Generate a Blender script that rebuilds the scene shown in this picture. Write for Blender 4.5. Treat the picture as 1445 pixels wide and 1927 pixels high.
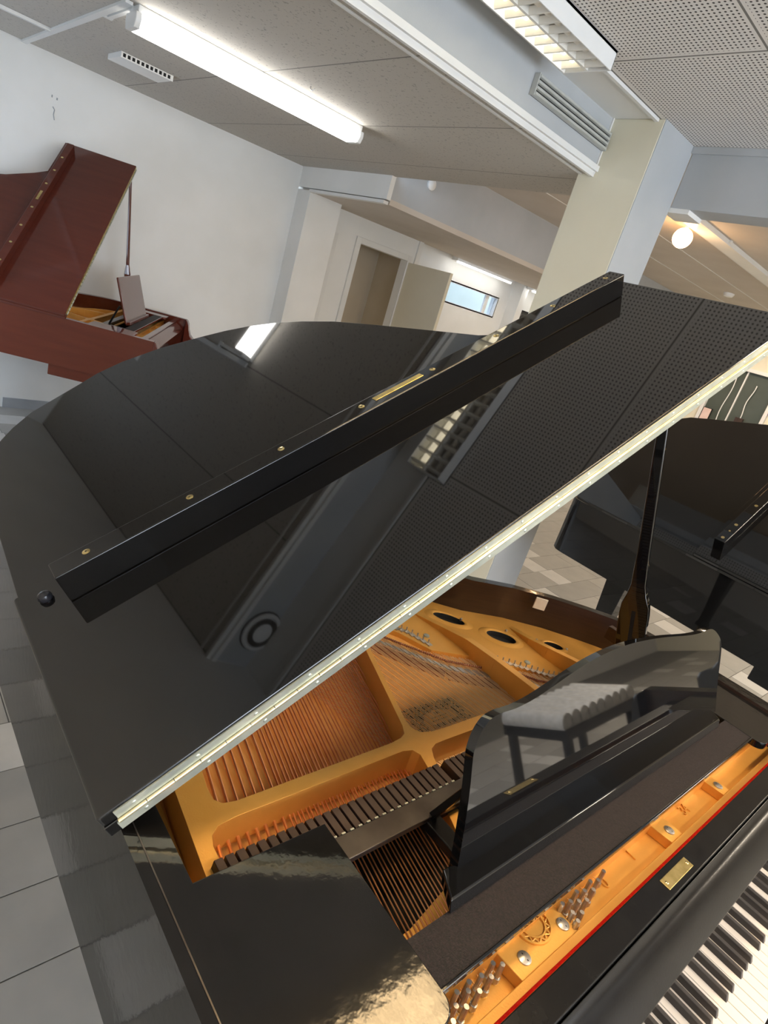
import bpy, bmesh, math, random
from mathutils import Vector, Matrix
from mathutils.geometry import tessellate_polygon

random.seed(7)
C = bpy.context.scene.collection
SC = bpy.context.scene
for o in list(bpy.data.objects):
    bpy.data.objects.remove(o, do_unlink=True)

# ------------------------------------------------------------------ camera
cam_d = bpy.data.cameras.new('camera')
cam = bpy.data.objects.new('camera', cam_d)
C.objects.link(cam)
RX = [[0.612226, 0.738213, 0.283235], [0.433639, -0.013947, -0.900979], [-0.661164, 0.674424, -0.328656]]
rx, ry, rz = [Vector(r) for r in RX]
m = Matrix(((rx.x, -ry.x, -rz.x, 0), (rx.y, -ry.y, -rz.y, 0), (rx.z, -ry.z, -rz.z, 1.60), (0, 0, 0, 1)))
cam.matrix_world = m
cam_d.sensor_fit = 'HORIZONTAL'
cam_d.sensor_width = 36.0
cam_d.lens = 36.0 * 1134.4 / 1445.0
cam_d.clip_start = 0.02
SC.camera = cam

# ------------------------------------------------------------------ light and exposure
SC.view_settings.view_transform = 'Standard'
SC.view_settings.look = 'None'
SC.view_settings.exposure = 0.88
SC.view_settings.gamma = 1.0
SC.view_settings.use_curve_mapping = False
W = bpy.data.worlds.new('world')
SC.world = W
W.use_nodes = True
bg = W.node_tree.nodes['Background']
bg.inputs[0].default_value = (0.62, 0.78, 1.0, 1)
bg.inputs[1].default_value = 2.0


def area(name, loc, size, size_y, direction, power, col):
    l = bpy.data.lights.new(name, 'AREA')
    l.shape = 'RECTANGLE'
    l.size = size
    l.size_y = size_y
    l.energy = power
    l.color = col
    o = bpy.data.objects.new(name, l)
    o.location = loc
    o.rotation_euler = Vector(direction).to_track_quat('-Z', 'Y').to_euler()
    C.objects.link(o)
    return o


def point(name, loc, r, power, col):
    l = bpy.data.lights.new(name, 'POINT')
    l.energy = power
    l.color = col
    l.shadow_soft_size = r
    o = bpy.data.objects.new(name, l)
    o.location = loc
    C.objects.link(o)
    return o


# daylight through the long window band of the right-hand wall
area('daylight_near', (3.12, 1.4, 1.75), 3.2, 1.2, (-1, 0, 0.02), 66, (0.84, 0.91, 1.0))
# added cool fill behind a made-up low window in the rear wall
area('low_fill', (-4.15, -0.40, 0.95), 1.6, 1.0, (-.1, 1, -0.25), 4.0, (0.82, 0.91, 1.0))
# ceiling fittings over the keyboards, with an unseen one added on the right
area('louvre_lamp_light', (-0.53, 1.06, 2.590), 0.27, 1.14, (0, 0, -1), 10, (1.0, 0.68, 0.34))
area('ceiling_fitting_row', (1.2, 4.6, 2.50), 0.3, 1.2, (0, 0, -1), 60, (1.0, 0.86, 0.68))
area('louvre_lamp_light', (0.95, 1.46, 2.590), 0.27, 1.14, (0, 0, -1), 26, (1.0, 0.82, 0.62))  # fill light of the unseen lamp added on the right
area('hall_fitting', (-2.6, 7.1, 2.45), 0.3, 0.9, (0, 0, -1), 16, (1.0, 0.78, 0.58))
area('alcove_fitting', (-4.4, 6.6, 2.10), 0.3, 0.9, (0, 0, -1), 4.5, (1.0, 0.86, 0.72))
point('corridor_lamp', (-5.50, 3.60, 1.2), 0.12, .9, (1.0, 0.86, 0.62))


# ------------------------------------------------------------------ materials
def mat(name, col, rough=0.5, metal=0.0, coat=0.0, spec=None, emit=None, es=0.0, ior=None):
    mt = bpy.data.materials.new(name)
    mt.use_nodes = True
    b = mt.node_tree.nodes['Principled BSDF']
    b.inputs['Base Color'].default_value = (*col, 1)
    b.inputs['Roughness'].default_value = rough
    b.inputs['Metallic'].default_value = metal
    b.inputs['Coat Weight'].default_value = coat
    b.inputs['Coat Roughness'].default_value = 0.03
    if spec is not None:
        b.inputs['Specular IOR Level'].default_value = spec
    if ior:
        b.inputs['IOR'].default_value = ior
    if emit:
        b.inputs['Emission Color'].default_value = (*emit, 1)
        b.inputs['Emission Strength'].default_value = es
    return mt


def nt(mt):
    return mt.node_tree.nodes, mt.node_tree.links, mt.node_tree.nodes['Principled BSDF']


def noise_col(mt, a, b, scale=8.0, detail=4.0, lo=0.35, hi=0.65, bump=0.0, bscale=None, stretch=None, coord='Object'):
    n, l, p = nt(mt)
    tc = n.new('ShaderNodeTexCoord')
    src = tc.outputs[coord]
    if stretch:
        mp = n.new('ShaderNodeMapping')
        mp.inputs['Scale'].default_value = stretch
        l.new(src, mp.inputs[0])
        src = mp.outputs[0]
    nz = n.new('ShaderNodeTexNoise')
    nz.inputs['Scale'].default_value = scale
    nz.inputs['Detail'].default_value = detail
    l.new(src, nz.inputs['Vector'])
    rp = n.new('ShaderNodeValToRGB')
    rp.color_ramp.elements[0].position = lo
    rp.color_ramp.elements[1].position = hi
    rp.color_ramp.elements[0].color = (*a, 1)
    rp.color_ramp.elements[1].color = (*b, 1)
    l.new(nz.outputs['Fac'], rp.inputs[0])
    l.new(rp.outputs[0], p.inputs['Base Color'])
    if bump:
        nb = n.new('ShaderNodeTexNoise')
        nb.inputs['Scale'].default_value = bscale or scale * 4
        nb.inputs['Detail'].default_value = 3
        l.new(src, nb.inputs['Vector'])
        bp = n.new('ShaderNodeBump')
        bp.inputs['Strength'].default_value = bump
        bp.inputs['Distance'].default_value = 0.002
        l.new(nb.outputs['Fac'], bp.inputs['Height'])
        l.new(bp.outputs[0], p.inputs['Normal'])
    return mt


M = {}
M['wall'] = noise_col(mat('wall_paint', (.7, .7, .68), .75), (.78, .78, .755), (.82, .82, .80), 3, bump=.15, bscale=220)
M['corridor'] = noise_col(mat('corridor_beige_paint', (.5, .43, .33), .7), (.47, .40, .30), (.51, .44, .34), 3)
M['dimmed_white'] = noise_col(mat('dimmed_cool_white', (.46, .49, .53), .7), (.42, .44, .45), (.46, .475, .485), 3, bump=.12, bscale=220)  # wall white, darkened and cooled: weaker bluish daylight put into the colour
M['cream'] = noise_col(mat('cream_paint', (.7, .66, .52), .7), (.74, .70, .55), (.77, .73, .58), 3, bump=.12, bscale=220)
M['hallceil_warmlit'] = noise_col(mat('hall_ceiling_warmlit', (.6, .55, .48), .75), (.56, .50, .43), (.60, .54, .47), 3, bump=.15, bscale=200)  # white paint with warm lamplight put into its colour
M['trim'] = noise_col(mat('trim_paint', (.72, .72, .70), .5), (.74, .74, .72), (.78, .78, .76), 4)
M['lowceil'] = mat('ceiling_board', (.6, .58, .54), .85)
M['perf'] = mat('perforated_board', (.62, .59, .55), .85)
M['black'] = noise_col(mat('black_lacquer', (.004, .004, .0045), .03, ior=1.62), (.0035, .0035, .004), (.0055, .0052, .005), 3, coord='Object')
M['blackworn'] = noise_col(mat('worn_black_lacquer', (.006, .0055, .005), .075, ior=1.54), (.005, .0046, .004), (.008, .0072, .0065), 20, bump=.10, bscale=55)
M['blacksat'] = noise_col(mat('black_satin', (.007, .0065, .006), .22, spec=.22), (.006, .0055, .0055), (.009, .0085, .008), 40, bump=.05, bscale=300)
M['mahog'] = noise_col(mat('mahogany_lacquer', (.12, .03, .02), .10, ior=1.55), (.092, .019, .011), (.108, .023, .013), 3, 6, .3, .7, stretch=(1, 10, 10))
M['gold'] = noise_col(mat('gold_bronze_paint', (.72, .40, .09), .38, .30), (.74, .37, .07), (.82, .43, .095), 12, bump=.10, bscale=400)
M['brass'] = noise_col(mat('polished_brass', (.86, .66, .28), .16, 1.0), (.86, .66, .28), (.92, .74, .36), 30)
M['knuckle'] = noise_col(mat('hinge_knuckle_brass', (.85, .74, .45), .30, .9), (.82, .70, .40), (.92, .84, .58), 30)
M['brassplate'] = noise_col(mat('brushed_brass', (.80, .62, .26), .32, 1.0), (.66, .50, .18), (.86, .68, .30), 60)
M['nickel'] = noise_col(mat('hinge_leaf_metal', (.50, .53, .46), .34, .65), (.47, .50, .43), (.55, .58, .50), 30)
M['steel'] = noise_col(mat('pin_steel', (.55, .52, .48), .30, .8), (.45, .42, .39), (.62, .60, .57), 60)
M['wire'] = noise_col(mat('string_steel', (.92, .70, .42), .40, .6), (.92, .68, .40), (.98, .76, .48), 60)
M['copper'] = noise_col(mat('copper_winding', (.88, .42, .20), .36, .85), (.86, .38, .17), (.94, .48, .24), 60)
M['soundboard'] = noise_col(mat('soundboard_spruce', (.60, .27, .06), .35, spec=.4), (.92, .44, .10), (.99, .58, .18), 6, 6, .3, .7, stretch=(2, 30, 2))
M['bridge'] = noise_col(mat('bridge_maple', (.33, .12, .05), .45), (.28, .09, .04), (.40, .16, .07), 20)
M['bridgecap'] = noise_col(mat('bridge_cap', (.70, .42, .26), .45), (.62, .36, .22), (.76, .48, .30), 20)
M['felt'] = noise_col(mat('red_felt', (.55, .02, .01), .95, spec=.1), (.50, .008, .005), (.62, .018, .010), 200, bump=.4, bscale=900)
M['damper'] = noise_col(mat('damper_wood', (.035, .018, .014), .45), (.03, .015, .012), (.05, .028, .02), 30)
M['shelf'] = noise_col(mat('shelf_textured_board', (.03, .02, .018), .6, spec=.25), (.006, .0045, .0045), (.022, .015, .0145), 380, 2, .3, .7, bump=.5, bscale=700)
M['railmetal'] = noise_col(mat('rail_dark_metal', (.09, .08, .075), .30, .8), (.075, .065, .06), (.11, .10, .09), 20)
M['ivory'] = noise_col(mat('white_key_top', (.70, .63, .55), .30), (.68, .61, .53), (.72, .65, .57), 10)
M['ebony'] = noise_col(mat('black_key', (.03, .025, .022), .42), (.028, .022, .02), (.04, .034, .03), 20)
M['rimwood'] = noise_col(mat('inner_rim_wood', (.022, .010, .006), .30), (.020, .009, .006), (.032, .015, .009), 5, stretch=(2, 2, 30))
M['catch'] = noise_col(mat('catch_plate', (.80, .72, .58), .45, .3), (.76, .68, .54), (.84, .77, .63), 40)
M['rubber'] = mat('rubber_bumper', (.02, .02, .025), .25)
M['glow'] = mat('tube_glow', (1, 1, 1), .4, emit=(1.0, .98, .94), es=6.5)
M['glowwarm'] = mat('louvre_tube_glow', (1, 1, 1), .4, emit=(1.0, .88, .62), es=2.8)
M['glowbulb'] = mat('spot_bulb_glow', (1, 1, 1), .4, emit=(1.0, .50, .20), es=6.0)
M['reflector'] = mat('lit_reflector', (1, 1, 1), .4, emit=(1.0, .78, .45), es=1.2)
M['white'] = noise_col(mat('white_enamel', (.80, .80, .78), .3), (.78, .78, .76), (.83, .83, .81), 5)
M['louvre'] = noise_col(mat('louvre_blade', (.85, .83, .76), .3), (.84, .82, .75), (.88, .86, .80), 9)
M['alu'] = noise_col(mat('grille_aluminium', (.50, .51, .48), .4, .2), (.48, .49, .46), (.56, .57, .54), 15)
M['dark'] = mat('dark_void', (.01, .01, .01), .8)
M['greenglass'] = noise_col(mat('dark_green_door', (.07, .085, .07), .25), (.06, .075, .06), (.085, .10, .085), 2)
M['door'] = noise_col(mat('door_paint', (.70, .66, .52), .45), (.72, .67, .53), (.75, .70, .56), 3)
M['pink'] = noise_col(mat('pale_pink_print', (.75, .55, .50), .5), (.72, .52, .47), (.80, .62, .56), 12)
M['purple'] = noise_col(mat('purple_sign', (.25, .08, .33), .5), (.16, .05, .24), (.45, .28, .52), 40, 3)
M['poster'] = noise_col(mat('poster_print', (.02, .02, .02), .4), (.012, .012, .012), (.20, .20, .19), 14, 5, .55, .75)
M['pane'] = mat('window_pane', (.9, .95, 1), .02)
_n, _l, _p = nt(M['pane'])
_p.inputs['Transmission Weight'].default_value = 1.0
_p.inputs['IOR'].default_value = 1.02
M['outside'] = noise_col(mat('building_outside', (.30, .38, .48), .8), (.24, .31, .42), (.40, .50, .62), 2.5, 6)
M['decal'] = mat('decal_ink', (.11, .095, .045), .7)
M['baseboard'] = noise_col(mat('baseboard_grey', (.30, .32, .34), .5), (.28, .30, .32), (.34, .36, .38), 5)
M['fur'] = noise_col(mat('white_bench_cover', (.8, .78, .74), .9), (.70, .68, .64), (.86, .84, .80), 30, bump=.6, bscale=90)


def tile_mat(name, a, b):
    return noise_col(mat(name, a, .42, spec=.4), a, b, 9, 6, .3, .7, bump=.12, bscale=60)


M['tile_dark'] = tile_mat('tile_dark_grey', (.32, .31, .29), (.36, .35, .325))
M['tile_grout'] = tile_mat('tile_grout', (.14, .135, .125), (.17, .165, .155))
M['tile_mid'] = tile_mat('tile_mid_grey', (.37, .36, .335), (.42, .405, .375))
M['tile_light'] = tile_mat('tile_light', (.58, .57, .54), (.66, .64, .61))


def grid_nodes(mt, kind):
    """panel joints (and holes or pits) as seen on the ceiling boards; object coordinates are world metres"""
    n, l, p = nt(mt)
    tc = n.new('ShaderNodeTexCoord')
    sep = n.new('ShaderNodeSeparateXYZ')
    l.new(tc.outputs['Object'], sep.inputs[0])

    def math_(op, a, b=None, c=None):
        q = n.new('ShaderNodeMath')
        q.operation = op
        for i, v in enumerate((a, b, c)):
            if v is None:
                continue
            if isinstance(v, (int, float)):
                q.inputs[i].default_value = v
            else:
                l.new(v, q.inputs[i])
        return q.outputs[0]

    def joint(axis, off, period, w):
        v = math_('SUBTRACT', axis, off)
        v = math_('DIVIDE', v, period)
        v = math_('FRACT', v)
        v = math_('SUBTRACT', v, 0.5)
        v = math_('ABSOLUTE', v)
        return math_('GREATER_THAN', v, 0.5 - w / period)
    X, Y = sep.outputs[0], sep.outputs[1]
    base = n.new('ShaderNodeMixRGB')
    if kind == 'low':
        jy = joint(Y, 0.92, 0.612, 0.0035)
        dark = jy
        vo = n.new('ShaderNodeTexNoise')
        vo.inputs['Scale'].default_value = 75
        vo.inputs['Detail'].default_value = 2
        l.new(tc.outputs['Object'], vo.inputs['Vector'])
        pit = math_('GREATER_THAN', vo.outputs['Fac'], 0.645)
        base.inputs[1].default_value = (.50, .468, .415, 1)
        base.inputs[2].default_value = (.34, .32, .285, 1)
        l.new(pit, base.inputs[0])
    else:
        jy = joint(Y, 2.16, 1.20, 0.004)
        jx = joint(X, -1.125, 0.6, 0.004)
        dark = math_('MAXIMUM', jy, jx)
        pt = 0.0167
        hx = math_('SUBTRACT', math_('FRACT', math_('DIVIDE', math_('ADD', X, 50.0), pt)), 0.5)
        hy = math_('SUBTRACT', math_('FRACT', math_('DIVIDE', math_('ADD', Y, 50.0), pt)), 0.5)
        r2 = math_('ADD', math_('MULTIPLY', hx, hx), math_('MULTIPLY', hy, hy))
        hole = math_('LESS_THAN', r2, 0.055)
        # plain border along the joints
        bx = joint(X, -1.125, 0.6, 0.016)
        by = joint(Y, 2.16, 1.20, 0.016)
        border = math_('MAXIMUM', bx, by)
        hole = math_('MULTIPLY', hole, math_('SUBTRACT', 1.0, border))
        base.inputs[1].default_value = (.74, .71, .67, 1)
        base.inputs[2].default_value = (.05, .045, .04, 1)
        l.new(hole, base.inputs[0])
    mx = n.new('ShaderNodeMixRGB')
    mx.inputs[2].default_value = (.20, .19, .17, 1)
    l.new(dark, mx.inputs[0])
    l.new(base.outputs[0], mx.inputs[1])
    l.new(mx.outputs[0], p.inputs['Base Color'])


grid_nodes(M['lowceil'], 'low')
grid_nodes(M['perf'], 'perf')


# ------------------------------------------------------------------ mesh helpers
class MB:
    def __init__(s):
        s.v = []
        s.f = []
        s.mi = []
        s.cur = 0

    def add(s, vs, fs):
        b = len(s.v)
        s.v += [tuple(v) for v in vs]
        s.f += [tuple(b + i for i in f) for f in fs]
        s.mi += [s.cur] * len(fs)
        return s

    def box(s, x0, x1, y0, y1, z0, z1):
        x0, x1 = min(x0, x1), max(x0, x1)
        y0, y1 = min(y0, y1), max(y0, y1)
        z0, z1 = min(z0, z1), max(z0, z1)
        return s.add([(x0, y0, z0), (x1, y0, z0), (x1, y1, z0), (x0, y1, z0), (x0, y0, z1), (x1, y0, z1), (x1, y1, z1), (x0, y1, z1)],
                     [(0, 3, 2, 1), (4, 5, 6, 7), (0, 1, 5, 4), (1, 2, 6, 5), (2, 3, 7, 6), (3, 0, 4, 7)])

    def hexa(s, p):
        return s.add(p, [(0, 3, 2, 1), (4, 5, 6, 7), (0, 1, 5, 4), (1, 2, 6, 5), (2, 3, 7, 6), (3, 0, 4, 7)])

    def prism(s, poly, z0, z1, holes=(), fn=None):
        """polygon with holes in x,y extruded from z0 to z1; fn maps (x,y,z) anywhere"""
        fn = fn or (lambda x, y, z: (x, y, z))
        loops = [list(poly)] + [list(h) for h in holes]
        tri = tessellate_polygon([[Vector((q[0], q[1], 0)) for q in lp] for lp in loops])
        flat = [q for lp in loops for q in lp]
        n = len(flat)
        vs = [fn(q[0], q[1], z0) for q in flat] + [fn(q[0], q[1], z1) for q in flat]
        fs = []
        for t in tri:
            a, b, c = t
            A, B, D = flat[a], flat[b], flat[c]
            cr = (B[0] - A[0]) * (D[1] - A[1]) - (B[1] - A[1]) * (D[0] - A[0])
            if cr < 0:
                a, b, c = a, c, b
            fs.append((n + a, n + b, n + c))
            fs.append((a, c, b))
        base = 0
        for k, lp in enumerate(loops):
            ar = sum(lp[i][0] * lp[(i + 1) % len(lp)][1] - lp[(i + 1) % len(lp)][0] * lp[i][1] for i in range(len(lp)))
            fwd = (ar > 0) == (k == 0)
            for i in range(len(lp)):
                a, b = base + i, base + (i + 1) % len(lp)
                fs.append((a, b, n + b, n + a) if fwd else (b, a, n + a, n + b))
            base += len(lp)
        return s.add(vs, fs)

    def cyl(s, p0, p1, r0, r1=None, n=12, caps=True):
        r1 = r0 if r1 is None else r1
        p0, p1 = Vector(p0), Vector(p1)
        d = (p1 - p0).normalized()
        a = d.orthogonal().normalized()
        b = d.cross(a)
        vs = []
        for p, r in ((p0, r0), (p1, r1)):
            for i in range(n):
                t = 2 * math.pi * i / n
                vs.append(p + (a * math.cos(t) + b * math.sin(t)) * r)
        fs = [(i, (i + 1) % n, n + (i + 1) % n, n + i) for i in range(n)]
        if caps:
            fs += [tuple(reversed(range(n))), tuple(range(n, 2 * n))]
        return s.add(vs, fs)

    def tube(s, pts, r, n=8):
        for a, b in zip(pts[:-1], pts[1:]):
            s.cyl(a, b, r, r, n)
        return s

    def lathe(s, prof, c=(0, 0, 0), n=24):
        vs = []
        for r, z in prof:
            for i in range(n):
                t = 2 * math.pi * i / n
                vs.append((c[0] + r * math.cos(t), c[1] + r * math.sin(t), c[2] + z))
        fs = []
        for k in range(len(prof) - 1):
            for i in range(n):
                j = (i + 1) % n
                fs.append((k * n + i, k * n + j, (k + 1) * n + j, (k + 1) * n + i))
        fs.append(tuple(reversed(range(n))))
        fs.append(tuple((len(prof) - 1) * n + i for i in range(n)))
        return s.add(vs, fs)

    def sphere(s, c, r, n=16, sz=(1, 1, 1)):
        prof = [(max(1e-4, r * math.sin(math.pi * k / n)), -r * math.cos(math.pi * k / n)) for k in range(n + 1)]
        vs = []
        for rr, z in prof:
            for i in range(n):
                t = 2 * math.pi * i / n
                vs.append((c[0] + rr * math.cos(t) * sz[0], c[1] + rr * math.sin(t) * sz[1], c[2] + z * sz[2]))
        fs = [(k * n + i, k * n + (i + 1) % n, (k + 1) * n + (i + 1) % n, (k + 1) * n + i) for k in range(n) for i in range(n)]
        return s.add(vs, fs)

    def build(s, name, m, parent=None, bevel=0, smooth=False, seg=2, ang=35):
        me = bpy.data.meshes.new(name)
        me.from_pydata(s.v, [], s.f)
        ms = m if isinstance(m, (list, tuple)) else [m]
        for q in ms:
            me.materials.append(q)
        for p, i in zip(me.polygons, s.mi):
            p.material_index = i
            p.use_smooth = bool(smooth or bevel)
        if smooth or bevel:
            me.set_sharp_from_angle(angle=math.radians(ang))
        me.update()
        o = bpy.data.objects.new(name, me)
        C.objects.link(o)
        if parent:
            o.parent = parent
        if bevel:
            b = o.modifiers.new('bevel', 'BEVEL')
            b.width = bevel
            b.segments = seg
            b.limit_method = 'ANGLE'
            b.angle_limit = math.radians(40)
            b.harden_normals = True
        return o


def box(*a):
    return MB().box(*a)


def tag(o, label=None, cat=None, group=None, kind=None):
    if label:
        o['label'] = label
    if cat:
        o['category'] = cat
    if group:
        o['group'] = group
    if kind:
        o['kind'] = kind
    return o


def thing(name, label, cat, loc=(0, 0, 0), rz=0.0, group=None):
    o = bpy.data.objects.new(name, None)
    o.empty_display_size = .1
    C.objects.link(o)
    o.location = loc
    o.rotation_euler = (0, 0, rz)
    return tag(o, label, cat, group)


def struct(name, mb, m, parent=None, **k):
    o = mb.build(name, m, parent, **k)
    if not parent:
        o['kind'] = 'structure'
    return o


def smooth_poly(pts, it=2, closed=True, fixed=()):
    """Chaikin corner cutting"""
    for _ in range(it):
        out = []
        n = len(pts)
        rng = range(n if closed else n - 1)
        if not closed:
            out.append(pts[0])
        for i in rng:
            a, b = pts[i], pts[(i + 1) % n]
            out.append((a[0] * .75 + b[0] * .25, a[1] * .75 + b[1] * .25))
            out.append((a[0] * .25 + b[0] * .75, a[1] * .25 + b[1] * .75))
        if not closed:
            out.append(pts[-1])
        pts = out
    return pts


ZL, ZH = 2.378, 2.612          # low and high ceiling heights
XL = -5.135                    # left wall

def lerp_(a, b, t):
    return a + (b - a) * t


# ------------------------------------------------------------------ floor
fl = MB()
G = .004
fl.cur = 3
fl.box(-9.2, 3.2, -.6, 8.4, -.05, -.003)
known = {-1: [(-.13, .035)], -3: [(.025, .19)], -5: [(.22, .445)], -6: [(-.047, .011)], 0: [(4.26, 4.45)], -2: [(4.46, 4.65)], -21: [(.87, 1.07)], -19: [(.70, .87)]}
for i in range(-42, 16):
    x0 = -.74 + .2 * i + (.2 if False else 0)
    x1 = x0 + .2
    rnd = random.Random(i * 13 + 5)
    marks = list(known.get(i, []))
    y = -.55 + .2 * (i % 3)
    lo = -.6
    cuts = []
    yy = .6 + rnd.random() * 1.2
    while yy < 8.2 and i > -40:
        if not any(a - .25 < yy < b + .25 for a, b in marks):
            cuts.append((yy, yy + .19))
        yy += rnd.uniform(.7, 1.9)
    cuts = sorted(cuts + marks)
    y = lo
    for a, b in cuts + [(8.4, None)]:
        while y < a - .01:
            yb = min(a, y + rnd.choice((.4, .6, .6)))
            if a - yb < .08:
                yb = a
            fl.cur = 4 if rnd.random() < .8 else 2
            fl.box(x0 + G / 2, x1 - G / 2, y + G / 2, yb - G / 2, -.02, 0)
            y = yb
        if b:
            fl.cur = 0
            fl.box(x0 + G / 2, x1 - G / 2, a + G / 2, b - G / 2, -.02, 0)
            y = b
struct('floor', fl, [M['tile_light'], M['tile_light'], M['tile_dark'], M['tile_grout'], M['tile_mid']])

# ------------------------------------------------------------------ ceilings and walls
struct('ceiling', box(XL, -1.96, -.42, 3.05, ZL, ZL + .04), M['lowceil'])
struct('ceiling_high', box(-1.74, 3.2, -.42, 2.97, ZH, ZH + .04), M['perf'])
struct('ceiling_strip', box(-1.96, -1.74, -.42, 2.97, ZH, ZH + .04), M['wall'])
struct('ceiling_hall', box(-3.9, 3.2, 2.97, 8.3, ZH, ZH + .04), M['hallceil_warmlit'])
struct('trim_step', MB().box(-2.035, -2.022, -.31, 2.66, ZL - .006, ZL).box(-1.972, -1.955, -.31, 2.66, ZL - .012, ZL + .012).box(-1.955, -1.940, -.31, 2.66, ZL + .010, ZL + .034), M['trim'])
struct('trim_edge', MB().box(-1.748, -1.730, -.31, 2.66, ZH - .012, ZH).box(-1.96, -1.953, 2.652, 2.66, ZL, ZH), M['trim'])
struct('wall_step', box(-1.99, -1.96, -.31, 2.66, ZL, ZH), M['dimmed_white'])
struct('wall_left', box(XL - .12, XL, -.42, 3.02, 0, ZL + .04), M['wall'])
struct('baseboard_left', box(XL, XL + .012, .955, 3.02, 0, .075), M['baseboard'])
struct('wall_rear', MB().box(-9, 3.2, -.43, -.31, 1.5, ZH + .04).box(-9, 3.2, -.43, -.31, 0, .4).box(-9, -5.0, -.43, -.31, .4, 1.5).box(-3.3, 3.2, -.43, -.31, .4, 1.5), M['wall'])  # low opening cut for the added fill light
w3 = thing('fill_window', None, None)  # unseen window, made up to let in the low fill
w3['kind'] = 'structure'
wf = MB().box(-5.0, -3.3, -.36, -.31, .40, .44).box(-5.0, -3.3, -.36, -.31, 1.46, 1.50)
for k in range(3):
    xx = -4.98 + 1.66 * k / 2
    wf.box(xx - .02, xx + .02, -.36, -.31, .4, 1.5)
wf.build('window_frame', M['trim'], w3)
struct('column', box(-2.046, -1.70, 2.66, 2.97, 0, ZH), [M['cream']], bevel=.004)
# thin sheet on the column's window side; dim cool daylight put into its colour
struct('column_face', box(-1.701, -1.697, 2.662, 2.968, 0, ZH), M['dimmed_white'])
struct('beam', MB().box(-1.697, 3.2, 2.97, 3.12, 2.35, ZH).box(-1.697, 3.2, 2.955, 2.97, ZH - .03, ZH), M['dimmed_white'], bevel=.003)
struct('beam_stub', box(-1.73, -1.60, 2.972, 3.12, 2.33, 2.36), M['wall'])
# bulkhead, slab and side duct at the left rear
struct('wall_bulkhead', box(XL, -3.90, 3.02, 3.06, 2.218, ZL + .3), M['wall'])
struct('trim_bulkhead', box(-4.93, -3.905, 3.005, 3.05, 2.186, 2.208), M['trim'])
struct('wall_pilaster', box(-5.45, -4.93, 3.02, 3.36, 0, 2.2), M['wall'], bevel=.003)
struct('ceiling_slab', box(-5.25, -3.90, 3.06, 8.3, 2.19, 2.23), M['hallceil_warmlit'])
struct('wall_duct', box(-3.935, -3.90, 3.06, 8.3, 2.23, ZH + .04), M['dimmed_white'])
struct('ceiling_alcove', box(-6.2, -5.25, 4.66, 8.3, 2.25, 2.29), M['hallceil_warmlit'])
struct('wall_door_side', MB().box(-5.30, -5.208, 3.36, 3.86, 0, 2.19).box(-5.30, -5.208, 4.50, 4.66, 0, 2.19).box(-5.30, -5.208, 3.86, 4.50, 1.965, 2.19), M['wall'])
struct('trim_post', MB().box(-5.208, -5.19, 4.60, 4.66, 0, 2.19), M['trim'])
struct('trim_niche', box(-5.208, -5.20, 3.49, 3.586, 0, 1.983), M['trim'])
dr = thing('door_1', None, None)
dr['kind'] = 'structure'
MB().box(-5.208, -5.188, 3.80, 3.86, 0, 2.02).box(-5.208, -5.188, 4.50, 4.55, 0, 2.02).box(-5.208, -5.188, 3.86, 4.50, 1.965, 2.02).build('door_frame', M['trim'], dr, bevel=.003)
box(-5.20, -4.54, 4.518, 4.558, .01, 1.955).build('door_leaf', M['door'], dr, bevel=.003)
MB().cyl((-4.60, 4.518, 1.02), (-4.60, 4.47, 1.02), .009).cyl((-4.60, 4.472, 1.02), (-4.71, 4.472, 1.02), .008).build('door_handle', M['steel'], dr, smooth=True)
struct('wall_corridor', MB().box(-5.86, -5.78, 3.30, 4.62, 0, 2.3).box(-5.78, -5.30, 3.30, 3.40, 0, 2.3).box(-5.78, -5.30, 4.58, 4.64, 0, 2.3).box(-5.86, -5.30, 3.3, 4.64, 2.2, 2.3), M['corridor'])
# alcove wall with a high window
struct('wall_alcove', MB().box(-5.72, -5.60, 4.66, 5.58, 0, 2.25).box(-5.72, -5.60, 6.57, 8.3, 0, 2.25).box(-5.72, -5.60, 5.58, 6.57, 0, 1.715).box(-5.72, -5.60, 5.58, 6.57, 1.95, 2.25), M['wall'])
struct('wall_alcove_pier', box(-5.60, -5.42, 6.78, 6.90, 0, 2.25), M['wall'])
w1 = thing('window_1', None, None)
w1['kind'] = 'structure'
MB().box(-5.63, -5.60, 5.57, 6.58, 1.70, 1.72).box(-5.63, -5.60, 5.57, 6.58, 1.945, 1.965).box(-5.63, -5.60, 5.57, 5.585, 1.70, 1.96).box(-5.63, -5.60, 6.565, 6.58, 1.70, 1.96).box(-5.66, -5.63, 6.36, 6.42, 1.715, 1.95).build('window_frame', M['trim'], w1)
box(-5.66, -5.655, 5.58, 6.57, 1.715, 1.95).build('window_pane', M['pane'], w1)
oh = MB().box(-8.6, -8.4, 4.5, 9.6, 0, 3.0).box(-8.4, -8.3, 4.5, 10, 2.25, 2.36).box(-8.42, -8.2, 8.6, 8.9, 0, 3)
oh.build('neighbouring_building', M['outside'])
tag(bpy.data.objects['neighbouring_building'], 'grey building outside, seen through the small high window in the alcove', 'building')
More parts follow.
